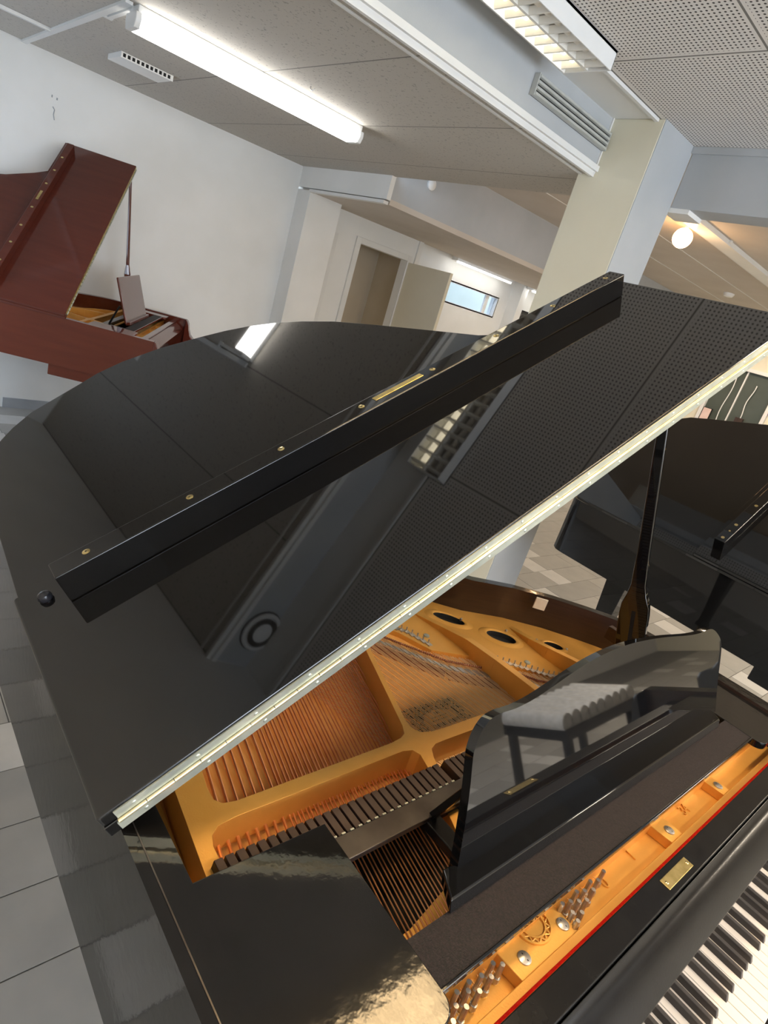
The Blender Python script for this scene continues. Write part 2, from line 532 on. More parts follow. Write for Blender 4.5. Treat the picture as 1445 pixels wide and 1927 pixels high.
# far wall
struct('wall_far', MB().box(-5.72, -3.18, 8.2, 8.3, 0, ZH).box(-2.46, 3.2, 8.2, 8.3, 0, ZH).box(-3.18, -2.46, 8.2, 8.3, 2.0, ZH).box(-9, -5.6, 8.2, 8.3, 0, ZH), [M['cream']])
d2 = thing('door_2', None, None)
d2['kind'] = 'structure'
box(-3.18, -2.46, 8.22, 8.26, 0, 2.0).build('door_leaf', M['greenglass'], d2)
MB().box(-3.2, -3.16, 8.17, 8.22, 0, 2.02).box(-2.48, -2.44, 8.17, 8.22, 0, 2.02).box(-3.2, -2.44, 8.17, 8.22, 1.98, 2.02).box(-2.86, -2.845, 8.20, 8.22, 0, 2.0).build('door_frame', M['trim'], d2)
# right-hand wall with the window band
struct('wall_right', MB().box(3.0, 3.1, -.4, 8.3, 0, 1.1).box(3.0, 3.1, -.4, 8.3, 2.4, ZH).box(3.0, 3.1, -.4, -.2, 1.1, 2.4).box(3.0, 3.1, 3.05, 8.3, 1.1, 2.4), M['wall'])
w2 = thing('window_2', None, None)
w2['kind'] = 'structure'
wf = MB()
for ya, yb in ((-.2, 3.05),):
    wf.box(3.02, 3.07, ya, yb, 1.1, 1.15).box(3.02, 3.07, ya, yb, 2.35, 2.4)
    for k in range(4):
        yy = ya + (yb - ya) * k / 3
        wf.box(3.02, 3.07, yy - .025, yy + .025, 1.1, 2.4)
wf.build('window_frame', M['trim'], w2)

# ------------------------------------------------------------------ ceiling fittings
t = thing('tube_lamp', 'lit white tube lamp on the speckled low ceiling near the left wall', 'lamp', (-3.19, 1.55, ZL))
box(-.055, .055, -.60, .60, -.028, 0).build('lamp_body', M['white'], t, bevel=.004)
d = MB()
prof = [(-.062, -.028), (-.066, -.055), (-.052, -.085), (.052, -.085), (.066, -.055), (.062, -.028)]
d.prism(prof, -.585, .585, fn=lambda x, y, z: (x, z, y))
d.build('diffuser', M['glow'], t, bevel=.006)
for s_ in (-1, 1):
    e = MB()
    e.prism(prof, s_ * .585, s_ * .61, fn=lambda x, y, z: (x * 1.03, z, y))
    e.build('end_cap', M['white'], t, bevel=.004)

t = thing('louvre_lamp', 'lit louvred lamp box hanging under the upper ceiling strip beside the air grille', 'lamp', (-1.728, 1.50, ZH))
LX, LY, LD = .105, .59, .064
sh = MB()
sh.box(-LX, LX, -LY, LY, -.012, 0)
sh.box(-LX, -LX + .006, -LY, LY, -LD, 0).box(LX - .006, LX, -LY, LY, -LD, 0)
sh.box(-LX, LX, -LY, -LY + .006, -LD, 0).box(-LX, LX, LY - .006, LY, -LD, 0)
sh.build('lamp_body', M['white'], t, bevel=.002)
for sx in (-1, 1):
    MB().cyl((sx * .048, -LY + .03, -.034), (sx * .048, LY - .03, -.034), .013, n=14).build('tube', M['glowwarm'] if sx < 0 else M['louvre'], t, smooth=True)
box(-.006, .006, -LY + .006, LY - .006, -LD + .004, -.012).build('centre_blade', M['louvre'], t)
for k in range(20):
    yy = -LY + .03 + k * (2 * LY - .06) / 19
    b_ = MB()
    for xa, xb in ((-LX + .006, -.006), (.006, LX - .006)):
        b_.hexa([(xa, yy - .003, -LD + .004), (xb, yy - .003, -LD + .004), (xb, yy + .003, -LD + .004), (xa, yy + .003, -LD + .004),
                 (xa, yy - .012, -.040), (xb, yy - .012, -.040), (xb, yy + .012, -.040), (xa, yy + .012, -.040)])
    b_.build('louvre_blade', M['louvre'], t)

t = thing('louvre_lamp', 'wide warm louvred ceiling lamp above the foreground piano, seen mirrored in its side shelf', 'lamp', (-.53, 1.06, ZH))
sh = MB()
sh.box(-.15, .15, -.60, .60, -.010, -.001).box(-.15, -.144, -.60, .60, -.045, -.001).box(.144, .15, -.60, .60, -.045, -.001).box(-.15, .15, -.60, -.594, -.045, -.001).box(-.15, .15, .594, .60, -.045, -.001)
sh.build('lamp_body', M['white'], t)
for yy in range(17):
    box(-.144, .144, -.592 + yy * .074 - .002, -.592 + yy * .074 + .002, -.044, -.024).build('louvre_blade', M['louvre'], t)
for xx in (-.072, 0, .072):
    box(xx - .002, xx + .002, -.594, .594, -.044, -.024).build('long_blade', M['louvre'], t)
box(-.143, .143, -.593, .593, -.0155, -.0105).build('reflector', M['reflector'], t)
t2 = t.copy()  # copy added as an unseen lamp for the keyboard side
C.objects.link(t2)
t2.location = (.95, 1.46, ZH)
t2['label'] = 'unseen louvred ceiling lamp added beyond the right edge to light the keyboard'
for o in list(t.children):
    c = o.copy()
    C.objects.link(c)
    c.parent = t2

g = thing('air_grille', 'grey slatted air grille on the white step beside the cream column', 'vent', (-1.96, 2.36, 2.512))
box(0, .020, -.283, .283, -.036, .036).build('backing', M['dark'], g)
for k in range(4):
    z = -.030 + k * .020
    MB().prism([(.004, -.0068), (.026, -.0068), (.032, -.004), (.032, .004), (.026, .0068), (.004, .0068)], -.285, .285, fn=lambda x, y, zz, z=z: (x, zz, z + y)).build('slat', M['alu'], g, bevel=.001)
MB().box(.002, .028, -.290, -.284, -.038, .038).box(.002, .028, .284, .290, -.038, .038).build('end_plate', M['alu'], g)

v = thing('ceiling_vent', 'small flat white vent with a row of square holes on the low ceiling', 'vent', (-4.24, 1.335, ZL))
bd = MB()
bd.box(-.115, .115, -.145, .145, -.028, 0)
bd.build('vent_body', M['white'], v, bevel=.002)
fr = MB()
hs = []
for k in range(11):
    y0 = -.135 + k * .0248
    hs.append([(y0, -.024), (y0 + .016, -.024), (y0 + .016, -.006), (y0, -.006)])
fr.prism([(-.145, -.030), (.145, -.030), (.145, -.001), (-.145, -.001)], .1155, .120, holes=hs, fn=lambda x, y, z: (z, x, y))
fr.build('vent_front', M['white'], v)
box(.1150, .1158, -.14, .14, -.027, -.003).build('vent_holes', M['dark'], v)

cd = MB()
cd.box(XL + .002, -3.16, .905, .935, ZL - .013, ZL - .001).box(-4.42, -4.39, .55, .905, ZL - .017, ZL - .001).box(-3.56, -3.53, .935, .97, ZL - .014, ZL - .001).box(-3.53, -3.20, .945, .965, ZL - .014, ZL - .001)
tag(cd.build('cable_cover', M['trim']), 'white cable cover running across the low ceiling to the tube lamp', 'cable cover')

rv = thing('round_vent', 'round white wall vent on the step, seen mirrored in the big black lid', 'vent', (-1.96, -.115, 2.55))
MB().lathe([(.0995, .001), (.106, .001), (.106, .003), (.0995, .003)]).build('vent_gap', M['dark'], rv).rotation_euler = (0, math.pi / 2, 0)
MB().lathe([(.066, .018), (.075, .018), (.075, .021), (.066, .021)]).build('vent_gap', M['dark'], rv).rotation_euler = (0, math.pi / 2, 0)
MB().lathe([(.001, 0), (.098, 0), (.100, .012), (.092, .020), (.082, .018), (.078, .004), (.070, .004), (.066, .020), (.001, .024)]).build('vent_ring', M['white'], rv, smooth=True).rotation_euler = (0, math.pi / 2, 0)

# hall beyond the column
sp = thing('spot_lamp', 'glowing orange spot lamp beside the column on the hall ceiling', 'lamp', (-2.33, 4.39, ZH))
MB().cyl((0, 0, 0), (0, 0, -.03), .016).build('lamp_mount', M['white'], sp, smooth=True)
MB().sphere((0, 0, -.085), .066, 16).build('bulb', M['glowbulb'], sp, smooth=True)
point('spot_lamp_light', (-2.30, 4.36, 2.38), .06, 3, (1.0, .60, .30))
tr = thing('ceiling_trunking', 'long white lighting track running along the hall ceiling', 'lighting track', (-2.19, 6.1, ZH))
box(-.07, .06, -2.05, 2.05, -.03, 0).build('track', M['white'], tr)
box(-.105, -.085, -2.05, 2.05, -.02, 0).build('track_edge', M['trim'], tr)
for k in range(4):
    box(.05, .075, -1.45 + k * .95, -1.42 + k * .95, -.018, 0).build('clip', M['white'], tr)
box(-3.27, -3.262, 3.2, 8.2, ZH - .003, ZH).build('trim_1', M['trim'])['kind'] = 'structure'
box(-2.74, -2.732, 3.2, 8.2, ZH - .003, ZH).build('trim_2', M['trim'])['kind'] = 'structure'
mk = thing('wall_damage', 'two small drill holes and a cracked chip high on the white left wall', 'wall damage', (XL, 1.11, 2.08))
box(0, .0015, -.015, -.008, .055, .070).build('drill_hole', M['baseboard'], mk)
box(0, .0015, .015, .023, .050, .064).build('drill_hole', M['baseboard'], mk)
MB().tube([(.001, -.002, .005), (.001, .010, -.010), (.001, .006, -.04), (.001, .014, -.07)], .003).build('crack', M['baseboard'], mk)
hk = MB().tube([(-2.96, 1.69, ZL - .001), (-2.96, 1.69, ZL - .012), (-2.945, 1.695, ZL - .020), (-2.93, 1.695, ZL - .010)], .0025)
tag(hk.build('ceiling_hook', M['steel']), 'tiny bent hook in the speckled low ceiling right of the tube lamp', 'hook')
sd = thing('smoke_detector', 'small white domed smoke detector on the far hall ceiling', 'smoke detector', (-2.95, 6.95, ZH))
MB().lathe([(.055, 0), (.055, -.012), (.042, -.034), (.01, -.040)]).build('dome', M['white'], sd, smooth=True)
sd2 = thing('wall_detector', 'small round white detector high on the bluish duct side', 'detector', (-3.90, 3.40, 2.44))
MB().lathe([(.040, 0), (.040, .014), (.026, .024), (.001, .026)]).build('disc', M['white'], sd2, smooth=True).rotation_euler = (0, math.pi / 2, 0)
for (nm, y0, y1, lab) in (('alcove_lamp', 5.42, 6.50, 'white tube lamp in the alcove above the small high window'), ('alcove_lamp', 6.82, 7.9, 'far white tube lamp in the alcove beyond the pier')):
    a_ = thing(nm, lab, 'lamp', (-5.62, (y0 + y1) / 2, 2.25), group=None)
    L_ = (y1 - y0) / 2
    a_.location.x = -5.45 if y0 < 6 else -5.35
    box(-.05, .05, -L_, L_, -.075, 0).build('lamp_body', M['white'], a_, bevel=.004)
    box(.012, .046, -L_ + .04, L_ - .02, -.092, -.076).build('diffuser', M['glow'], a_)
po = thing('poster', 'dark framed picture on the alcove wall beyond the window', 'picture', (-5.60, 7.2, 1.62))
box(0, .015, -.22, .22, -.22, .30).build('frame', M['dark'], po)
box(.015, .017, -.20, .20, -.20, .28).build('print', M['poster'], po)
ps = thing('purple_sign', 'purple patterned sign on the cream wall beyond the rear piano', 'sign', (-2.44, 8.2, 1.62))
box(0, .42, -.012, 0, -.05, .09).build('panel', M['purple'], ps)
for q, (xa, xb, za, zb) in enumerate(((-2.95, -2.95, 1.90, 1.25), (-2.70, -2.71, 1.85, 1.44))):
    cb = MB()
    pts = [(lerp_(xa, xb, t_) + .012 * math.sin(t_ * 7 + q), 8.185, lerp_(za, zb, t_)) for t_ in [k / 10 for k in range(11)]]
    cb.tube(pts, .006)
    tag(cb.build('hanging_cable', M['white'], smooth=True), ('longer white cable hanging down the dark green door, on the left' if q == 0 else 'shorter white cable hanging down to the small dark box by the green door'), 'cable', 'cables on the green door')
db_ = thing('wall_box', 'small dark box at the end of the shorter white cable', 'box', (-2.70, 8.18, 1.40))
box(-.045, .045, -.03, .02, -.05, .045).build('box_body', M['damper'], db_, bevel=.004)
fr_ = thing('wall_frame', 'small pale pink framed notice on the left leaf of the dark green door', 'notice', (-3.10, 8.2, 1.36))
box(-.055, .055, -.02, 0, -.085, .085).build('frame', M['dark'], fr_)
box(-.048, .048, -.024, -.018, -.078, .078).build('print', M['pink'], fr_)


# ------------------------------------------------------------------ grand pianos
def warp(pts, k):
    return [((x if x > -.5 else -.5 + (x + .5) * k), y) for x, y in pts]


RIM = [(0, 0), (-1.27, 0), (-1.42, .012), (-1.53, .06), (-1.61, .15), (-1.665, .28), (-1.68, .42), (-1.64, .56), (-1.55, .68),
       (-1.40, .77), (-1.20, .835), (-1.03, .91), (-.93, .975), (-.858, 1.052), (-.796, 1.158), (-.720, 1.25), (-.65, 1.316), (-.60, 1.358), (-.555, 1.388), (-.50, 1.407),
       (-.40, 1.422), (-.20, 1.43), (0, 1.43)]
RIMIN = [(0, .045), (-1.25, .045), (-1.40, .057), (-1.50, .10), (-1.575, .18), (-1.62, .29), (-1.632, .42), (-1.600, .54), (-1.52, .65),
         (-1.38, .74), (-1.185, .808), (-1.015, .888), (-.913, .955), (-.840, 1.035), (-.778, 1.143), (-.703, 1.235), (-.634, 1.299), (-.585, 1.339), (-.545, 1.366), (-.495, 1.382),
         (-.40, 1.385), (-.20, 1.385), (0, 1.385)]
LIDM = [(0, -.02), (0, 1.50), (.10, 1.49), (.20, 1.42), (.30, 1.32), (.42, 1.19), (.543, 1.102), (.682, 1.050), (.833, .992), (.945, .945), (1.033, .891), (1.100, .837), (1.147, .783), (1.185, .72),
        (1.212, .657), (1.252, .541), (1.265, .434), (1.255, .36), (1.232, .304), (1.180, .165), (1.135, .11), (1.09, .071), (1.02, .03), (.95, .010), (.80, -.002), (.67, -.006), (.49, -.014), (.30, -.018)]
RIM2 = [(0, 0), (-1.47, 0), (-1.505, .006), (-1.535, .035), (-1.545, .08), (-1.55, .30), (-1.548, .55), (-1.525, .70), (-1.45, .80), (-1.30, .87), (-1.12, .93), (-.98, 1.01), (-.87, 1.10),
        (-.78, 1.20), (-.70, 1.29), (-.62, 1.36), (-.54, 1.40), (-.40, 1.42), (-.20, 1.43), (0, 1.43)]
RIMIN2 = [(0, .045), (-1.45, .045), (-1.475, .052), (-1.49, .07), (-1.498, .10), (-1.503, .30), (-1.50, .54), (-1.482, .675), (-1.42, .76), (-1.28, .825), (-1.10, .885), (-.955, .965), (-.84, 1.06),
          (-.75, 1.16), (-.67, 1.25), (-.60, 1.315), (-.53, 1.355), (-.40, 1.375), (-.20, 1.385), (0, 1.385)]
LIDM2 = [(0, -.02), (0, 1.50), (.10, 1.49), (.22, 1.42), (.32, 1.33), (.42, 1.22), (.52, 1.12), (.65, 1.02), (.80, .95), (.90, .905), (.99, .86), (1.05, .79), (1.075, .70), (1.085, .55),
         (1.085, .30), (1.08, .07), (1.065, .025), (1.03, -.008), (.95, -.014), (.30, -.018)]
BRIDGE = [(-1.25, .30), (-1.0, .50), (-.86, .63), (-.803, .682), (-.745, .726), (-.704, .758), (-.659, .793), (-.631, .834), (-.559, .952), (-.524, .98), (-.486, 1.039), (-.40, 1.15), (-.33, 1.33)]


def lerp(a, b, t):
    return a + (b - a) * t


def grand_piano(label, loc, rz, k, lid_deg, wood, full=True, leaf_metal=None, interior=True, lid_w=0.0, lidlabel=None):
    R_ = thing('grand_piano', label, 'piano', loc, rz)
    rimo, rimi = (RIM, RIMIN) if full else (RIM2, RIMIN2)
    inner = M['rimwood'] if full else wood
    # outer case
    rim = MB()
    ring = rimo + list(reversed(rimi))
    n = len(rimo)
    for z0, z1 in ((.695, .967),):
        vs, fs = [], []
        for z in (z0, z1):
            vs += [(x, y, z) for x, y in rimo] + [(x, y, z) for x, y in rimi]
        N2 = 2 * n
        for i in range(n - 1):
            fs.append((i, i + 1, N2 + i + 1, N2 + i))                       # outside
            rim.cur = 0
        for i in range(n - 1):
            fs.append((N2 + i, N2 + i + 1, N2 + n + i + 1, N2 + n + i))     # top
        m0 = len(fs)
        for i in range(n - 1):
            fs.append((n + i + 1, n + i, N2 + n + i, N2 + n + i + 1))       # inside
        for i in range(n - 1):
            fs.append((i + 1, i, n + i, n + i + 1))                         # bottom
        fs.append((0, N2, N2 + n, n))
        fs.append((n - 1, 2 * n - 1, N2 + 2 * n - 1, N2 + n - 1))
        rim.add(vs, fs)
        for i in range(m0, m0 + n - 1):
            rim.mi[i] = 1
    rim.build('case_rim', [M['blackworn'] if full else wood, inner], R_, smooth=True, ang=50)
    # bottom board, key bed and arms
    MB().prism([(x * .97 - .01, y * .96 + .03) for x, y in rimo], .70, .715).build('bottom_board', M['blacksat'], R_)
    kb = MB()
    kb.box(-.54, .14, .02, 1.41, .63, .70).box(-.36, .13, .06, 1.37, .615, .64)
    kb.build('key_bed', wood, R_, bevel=.004)
    for ya, yb in ((0, .085), (1.345, 1.43)):
        ar = MB()
        pr = [(-.001, .70), (.14, .70), (.14, .79), (.125, .815), (.10, .825), (.07, .835), (.045, .86), (.03, .90), (.022, .94), (.010, .962), (-.001, .967)]
        ar.prism(pr, ya, yb, fn=lambda x, y, z: (x, z, y))
        ar.build('arm', wood, R_, bevel=.006)
    # legs, lyre
    for (lx, ly) in ((-.05, .16), (-.05, 1.27), (-1.30, .42)):
        lg = MB()
        secs = [(.60, .062), (.56, .062), (.545, .048), (.50, .052), (.20, .034), (.10, .032), (.085, .040), (.06, .040)]
        vs, fs = [], []
        top = .70
        secs = [(.70, .070), (.655, .070), (.64, .055), (.61, .058)] + secs[4:]
        for z, w in secs:
            vs += [(lx - w, ly - w, z), (lx + w, ly - w, z), (lx + w, ly + w, z), (lx - w, ly + w, z)]
        for q in range(len(secs) - 1):
            for i in range(4):
                j = (i + 1) % 4
                fs.append((q * 4 + j, q * 4 + i, q * 4 + 4 + i, q * 4 + 4 + j))
        fs.append((0, 1, 2, 3))
        fs.append(tuple(reversed([len(vs) - 4 + i for i in range(4)])))
        lg.add(vs, fs)
        leg = lg.build('leg', wood, R_, bevel=.003)
        MB().cyl((lx - .012, ly, .028), (lx + .012, ly, .028), .027, n=20).build('caster', M['brass'], leg, smooth=True)
        MB().box(lx - .02, lx + .02, ly - .02, ly + .02, .045, .065).build('caster_fork', M['brass'], leg)
    ly_ = MB().box(-.20, -.16, .60, .63, .12, .62).box(-.20, -.16, .80, .83, .12, .62).box(-.23, -.13, .57, .86, .06, .12)
    lyre = ly_.build('pedal_lyre', wood, R_, bevel=.003)
    for q in range(3):
        box(-.13, -.05, .64 + q * .065, .665 + q * .065, .075, .085).build('pedal', M['brass'], lyre, bevel=.003)
    # front area
    if interior:
        for ya, yb, flip in ((.046, .228, 0), (1.217, 1.385, 1)):
            x0, x1, r = -.379, -.128, .022
            yc = yb if not flip else ya
            pl = [(x0, ya), (x0, yb)]
            cs = []
            for q in range(7):
                a = math.pi / 2 * q / 6
                cs.append((x1 - r + r * math.sin(a), (yb - r + r * math.cos(a)) if not flip else (ya + r - r * math.cos(a))))
            if flip:
                pl = [(x0, yb), (x0, ya)] + cs + [(x1, yb)]
            else:
                pl = [(x0, ya), (x0, yb)] + cs + [(x1, ya)]
            MB().prism(pl, .944, .960).build('side_shelf', M['blackworn'] if full else wood, R_, bevel=.002)
        sf = box(-.212, -.154, .226, 1.219, .948, .959).build('desk_shelf', M['shelf'], R_)
        MB().box(-.156, -.1515, .226, 1.219, .949, .9600).build('desk_shelf_moulding', wood, R_, bevel=.0015)
        # music desk, tilted back
        th = math.radians(18)
        DM = Matrix.Translation((-.2370, 0, .960)) @ Matrix(((-math.sin(th), 0, math.cos(th), 0), (0, 1, 0, 0), (math.cos(th), 0, math.sin(th), 0), (0, 0, 0, 1)))
        y_ = lambda v: v - .2356
        prof = [(-.004, .570), (.040, .577), (.108, .583), (.155, .582), (.168, .583), (.187, .592), (.201, .608), (.204, .630), (.2025, .650), (.202, .673), (.206, .714), (.215, .760), (.226, .815), (.234, .870), (.238, .937), (.237, 1.000), (.232, 1.069),
                (.225, 1.138), (.216, 1.205), (.209, 1.265), (.207, 1.310), (.209, 1.340), (.206, 1.368), (.192, 1.400), (.170, 1.432), (.146, 1.443), (.067, 1.447), (-.004, 1.462)]
        if not full:
            prof = [(0, .66), (.27, .66), (.275, .665), (.275, 1.28), (.27, 1.285), (0, 1.285)]
        dk = MB()
        if full:
            prof = smooth_poly(prof[:1] + prof[1:-1] + prof[-1:], 2, closed=False)
        dk.prism([(a, y_(b)) for a, b in prof], -.013, 0, fn=lambda a, b, c: tuple(DM @ Vector((a, b, c))))
        desk = dk.build('music_desk', wood, R_, bevel=.004, seg=3)
        MB().prism([(-.014, .325), (.028, .294), (.028, 1.165), (-.014, 1.220)] if full else [(-.01, .43), (.02, .43), (.02, 1.04), (-.01, 1.04)], -.010, .010, fn=lambda c, b, a: tuple(DM @ Vector((a, b, c)))).build('desk_ledge', wood, desk, bevel=.003)
        ds = MB()
        for yy in (.40, 1.03):
            ds.hexa([(-.345, yy - .006, .925), (-.333, yy - .006, .925), (-.333, yy + .006, .925), (-.345, yy + .006, .925),
                     (-.292, yy - .006, 1.06), (-.282, yy - .006, 1.06), (-.282, yy + .006, 1.06), (-.292, yy + .006, 1.06)])
            ds.box(-.36, -.205, yy - .014, yy + .014, .918, .934)
        ds.box(-.360, -.335, .39, 1.04, .915, .930)
        ds.build('desk_support', M['blacksat'], desk, bevel=.002)
        # slide rail over the dampers
        rl = box(-.366, -.332, .10, 1.30, .930, .940).build('damper_rail', M['railmetal'], R_, bevel=.0015)
        # front plate, pin block
        fp = MB()
        diag = [(-.110, .046), (-.110, 1.384), (-.275, 1.384), (-.275, .45), (-.268, .405), (-.244, .29), (-.235, .046)]
        fp.prism(diag, .868, .890)
        fp.box(-.122, -.110, .046, 1.384, .888, .911)
        fp.box(-.174, -.160, .046, 1.384, .888, .916)
        for a, b in ((.358, .487), (.787, .832), (1.028, 1.062)):
            fp.prism([(-.172, a - .002), (-.160, a), (-.122, a + .004), (-.122, b), (-.172, b)], .890, .9085)
        fp.build('pin_block_plate', M['gold'], R_, bevel=.0015)
        MB().box(-.110, -.1025, .046, 1.384, .885, .920).build('felt_strip', M['felt'], R_, bevel=.003)
        MB().box(-.1025, -.068, .046, 1.384, .885, .941).build('stretcher', M['blacksat'] if full else wood, R_, bevel=.002)
        fb = MB()
        fp_ = [(-.067, .86), (-.0665, .934), (-.060, .925), (-.053, .921), (-.045, .918), (-.020, .893), (-.014, .886), (-.0135, .878), (-.018, .868), (-.040, .79), (-.052, .742), (-.067, .742)]
        fb.prism(fp_, .088, 1.342, fn=lambda x, y, z: (x, z, y))
        fb.build('fallboard', M['blacksat'] if full else wood, R_, bevel=.003, seg=3)
        # gold plate web: crossbeam, bass strut and long bar are one casting
        web = [(-.27, .07), (-.407, .083), (-.532, .096), (-1.3, .19), (-1.3, .225), (-.60, .152), (-.52, .137), (-.500, .137), (-.490, .145), (-.486, .165), (-.486, .30), (-.486, .455), (-.489, .478), (-.495, .491), (-.510, .500), (-.713, .575),
               (-1.1, .717), (-1.1, .735), (-.72, .590), (-.54, .524), (-.515, .515), (-.497, .515), (-.485, .525), (-.479, .545), (-.477, .58), (-.470, .90), (-.457, 1.37), (-.432, 1.37), (-.442, 1.0), (-.453, .56), (-.453, .53),
               (-.447, .514), (-.43, .503), (-.27, .437), (-.27, .415), (-.42, .477), (-.445, .484), (-.458, .478), (-.463, .460), (-.463, .15), (-.460, .125), (-.450, .112), (-.435, .107), (-.27, .100)]
        pw = MB()
        pw.prism(web, .868, .920)
        # arched bars towards the treble
        for path, w in (([(-.455, .885, .920), (-.50, .884, .920), (-.60, .888, .914), (-.70, .898, .901), (-.78, .893, .886), (-.88, .875, .872)], .010),
                        ([(-.45, 1.133, .920), (-.52, 1.118, .915), (-.60, 1.112, .902), (-.66, 1.117, .888), (-.735, 1.13, .872)], .009)):
            for a, b in zip(path[:-1], path[1:]):
                pw.hexa([(a[0], a[1] - w, .862), (a[0], a[1] + w, .862), (b[0], b[1] + w, .862), (b[0], b[1] - w, .862),
                         (a[0], a[1] - w, a[2]), (a[0], a[1] + w, a[2]), (b[0], b[1] + w, b[2]), (b[0], b[1] - w, b[2])])
        # bentside flange with holes

        def ell(cx, cy, rx_, ry_, ang, nn=28):
            return [(cx + rx_ * math.cos(t_) * math.cos(ang) - ry_ * math.sin(t_) * math.sin(ang), cy + rx_ * math.cos(t_) * math.sin(ang) + ry_ * math.sin(t_) * math.cos(ang)) for t_ in [2 * math.pi * q / nn for q in range(nn)]]
        fo = [p for p in rimi if p[0] < -.15]
        fin = warp([(-.38, 1.34), (-.40, 1.25), (-.44, 1.18), (-.50, 1.10), (-.56, 1.03), (-.63, .935), (-.66, .905), (-.72, .80), (-.80, .765), (-1.0, .60), (-1.2, .50), (-1.42, .40), (-1.40, .25), (-1.2, .13), (-.40, .085)], k)
        hl = [(-.814, .957, .045, .021, .75), (-.704, 1.050, .042, .025, .80), (-.626, 1.185, .028, .017, .9)]
        holes = [ell(a, b, c, d_, e_) for a, b, c, d_, e_ in hl] if full else []
        outer = warp([], k) + fo
        outer = [(-.15, .046)] + [p for p in fo if True] if False else fo
        pw.prism(outer + fin, .858, .872, holes=holes)
        plate = pw.build('cast_plate', M['gold'], R_, bevel=.0025)
        if full:
            for a, b, c, d_, e_ in hl:
                lip = MB()
                NN = 28
                rings = [(1.50, .8722), (1.25, .8760), (1.05, .8762), (.97, .8738)]
                vs, fs = [], []
                for sc_, z in rings:
                    vs += [(x, y, z) for x, y in ell(a, b, c * sc_, d_ * (1 + (sc_ - 1) * 1.4), e_, NN)]
                for q in range(len(rings) - 1):
                    for i in range(NN):
                        j = (i + 1) % NN
                        fs.append((q * NN + i, q * NN + j, q * NN + NN + j, q * NN + NN + i))
                lip.add(vs, fs)
                lip.build('hole_lip', M['gold'], plate, smooth=True, ang=80)
                cup = MB()
                e0, e1 = ell(a, b, c * .965, d_ * .95, e_, NN), ell(a, b, c * .90, d_ * .90, e_, NN)
                cup.add([(x, y, .8735) for x, y in e0] + [(x, y, .8612) for x, y in e1], [(i, (i + 1) % NN, NN + (i + 1) % NN, NN + i) for i in range(NN)] + [tuple(NN + i for i in range(NN))])
                cup.build('hole_well', M['dark'], plate)
        # soundboard
        sb = [p for p in rimi if p[0] < -.40]
        MB().prism([(-.40, .046)] + [p for p in sb if p[0] < -.41] + [(-.40, 1.368)], .850, .860).build('soundboard', M['soundboard'], R_)
        MB().prism([(-.07, .046), (-.40, .046), (-.40, 1.368), (-.07, 1.384)], .800, .806).build('action_cover', M['dark'], R_)
    # lid
    lid = MB()
    wpt = lambda s_: s_ if s_ < .033 else .033 + (s_ - .033) * k
    lp = [(-s_, u) for s_, u in (LIDM if full else LIDM2)]
    lid.prism(lp, -.020, -.0005)
    L = lid.build('lid', wood, R_, bevel=.004, seg=3)
    L.location = (-.467, -.004, .990)
    L.rotation_euler = (math.radians(lid_deg), 0, 0)
    fl_ = [(0, -.020), (0, 1.500), (-.449, 1.500), (-.449, -.018)]
    MB().prism(fl_, .0005, .0205).build('lid_flap', wood, L, bevel=.005, seg=3)
    # strip standing on the flap
    bar = MB()
    bar.prism([(-.368, .055), (-.368, 1.420), (-.410, 1.420), (-.410, .055)], .021, .0735)
    B = bar.build('lid_lip', wood, L, bevel=.0025, seg=3)
    return R_, L, B


def screw(parent, p, r=.006, m_=None, axis='z', name='screw'):
    s_ = MB()
    if axis == 'z':
        s_.lathe([(r, 0), (r, .0004), (r * .6, .0009), (.0005, .0012)], p, 16)
    return s_.build(name, m_ or M['brass'], parent, smooth=True)


# ---- the main piano
P, LID, LIP = grand_piano('large open black grand piano with folded lid filling the foreground', (-.009, .2356, 0), 0, 1.0, 31.83, M['black'])
for u in (.110, .286, .465, .645, .825, 1.008, 1.190, 1.378):
    sc = screw(LIP, (-.391, u, .0736), .0062)
    box(-.3926, -.3894, u - .0006, u + .0006, .0746, .0750).build('screw_slot', M['dark'], LIP)
    box(-.3916, -.3904, u - .0016, u + .0016, .0746, .0750).build('screw_slot', M['dark'], LIP)
box(-.3985, -.3855, .676, .797, .0736, .0746).build('name_plate', M['brassplate'], LIP, bevel=.0005)
MB().lathe([(.010, 0), (.011, .004), (.009, .010), (.004, .013), (.0005, .0135)], (-.408, .026, .0206), 20).build('bumper', M['rubber'], LID, smooth=True)
# long hinge: two leaves on the front edges, knuckle between
hl_ = MB()
hl_.box(.0, .0016, -.002, 1.49, .0035, .0165)
hl_.build('hinge_leaf', M['nickel'], LID)
h2_ = MB()
h2_.box(.0, .0016, -.006, 1.49, -.0175, -.0035)
h2_.build('hinge_leaf', M['nickel'], LID)
for q in range(44):
    y0 = -.003 + q * .034
    MB().cyl((.0022, y0, 0), (.0022, y0 + .0332, 0), .0030, n=12).build('hinge_knuckle', M['knuckle'], LID, smooth=True)
for q in range(19):
    MB().sphere((.0012, .020 + q * .079, .0105), .0032, 8, (.5, 1, 1)).build('hinge_screw', M['nickel'], LID, smooth=True)
    MB().sphere((.0012, .026 + q * .079, -.0115), .0032, 8, (.5, 1, 1)).build('hinge_screw', M['nickel'], LID, smooth=True)
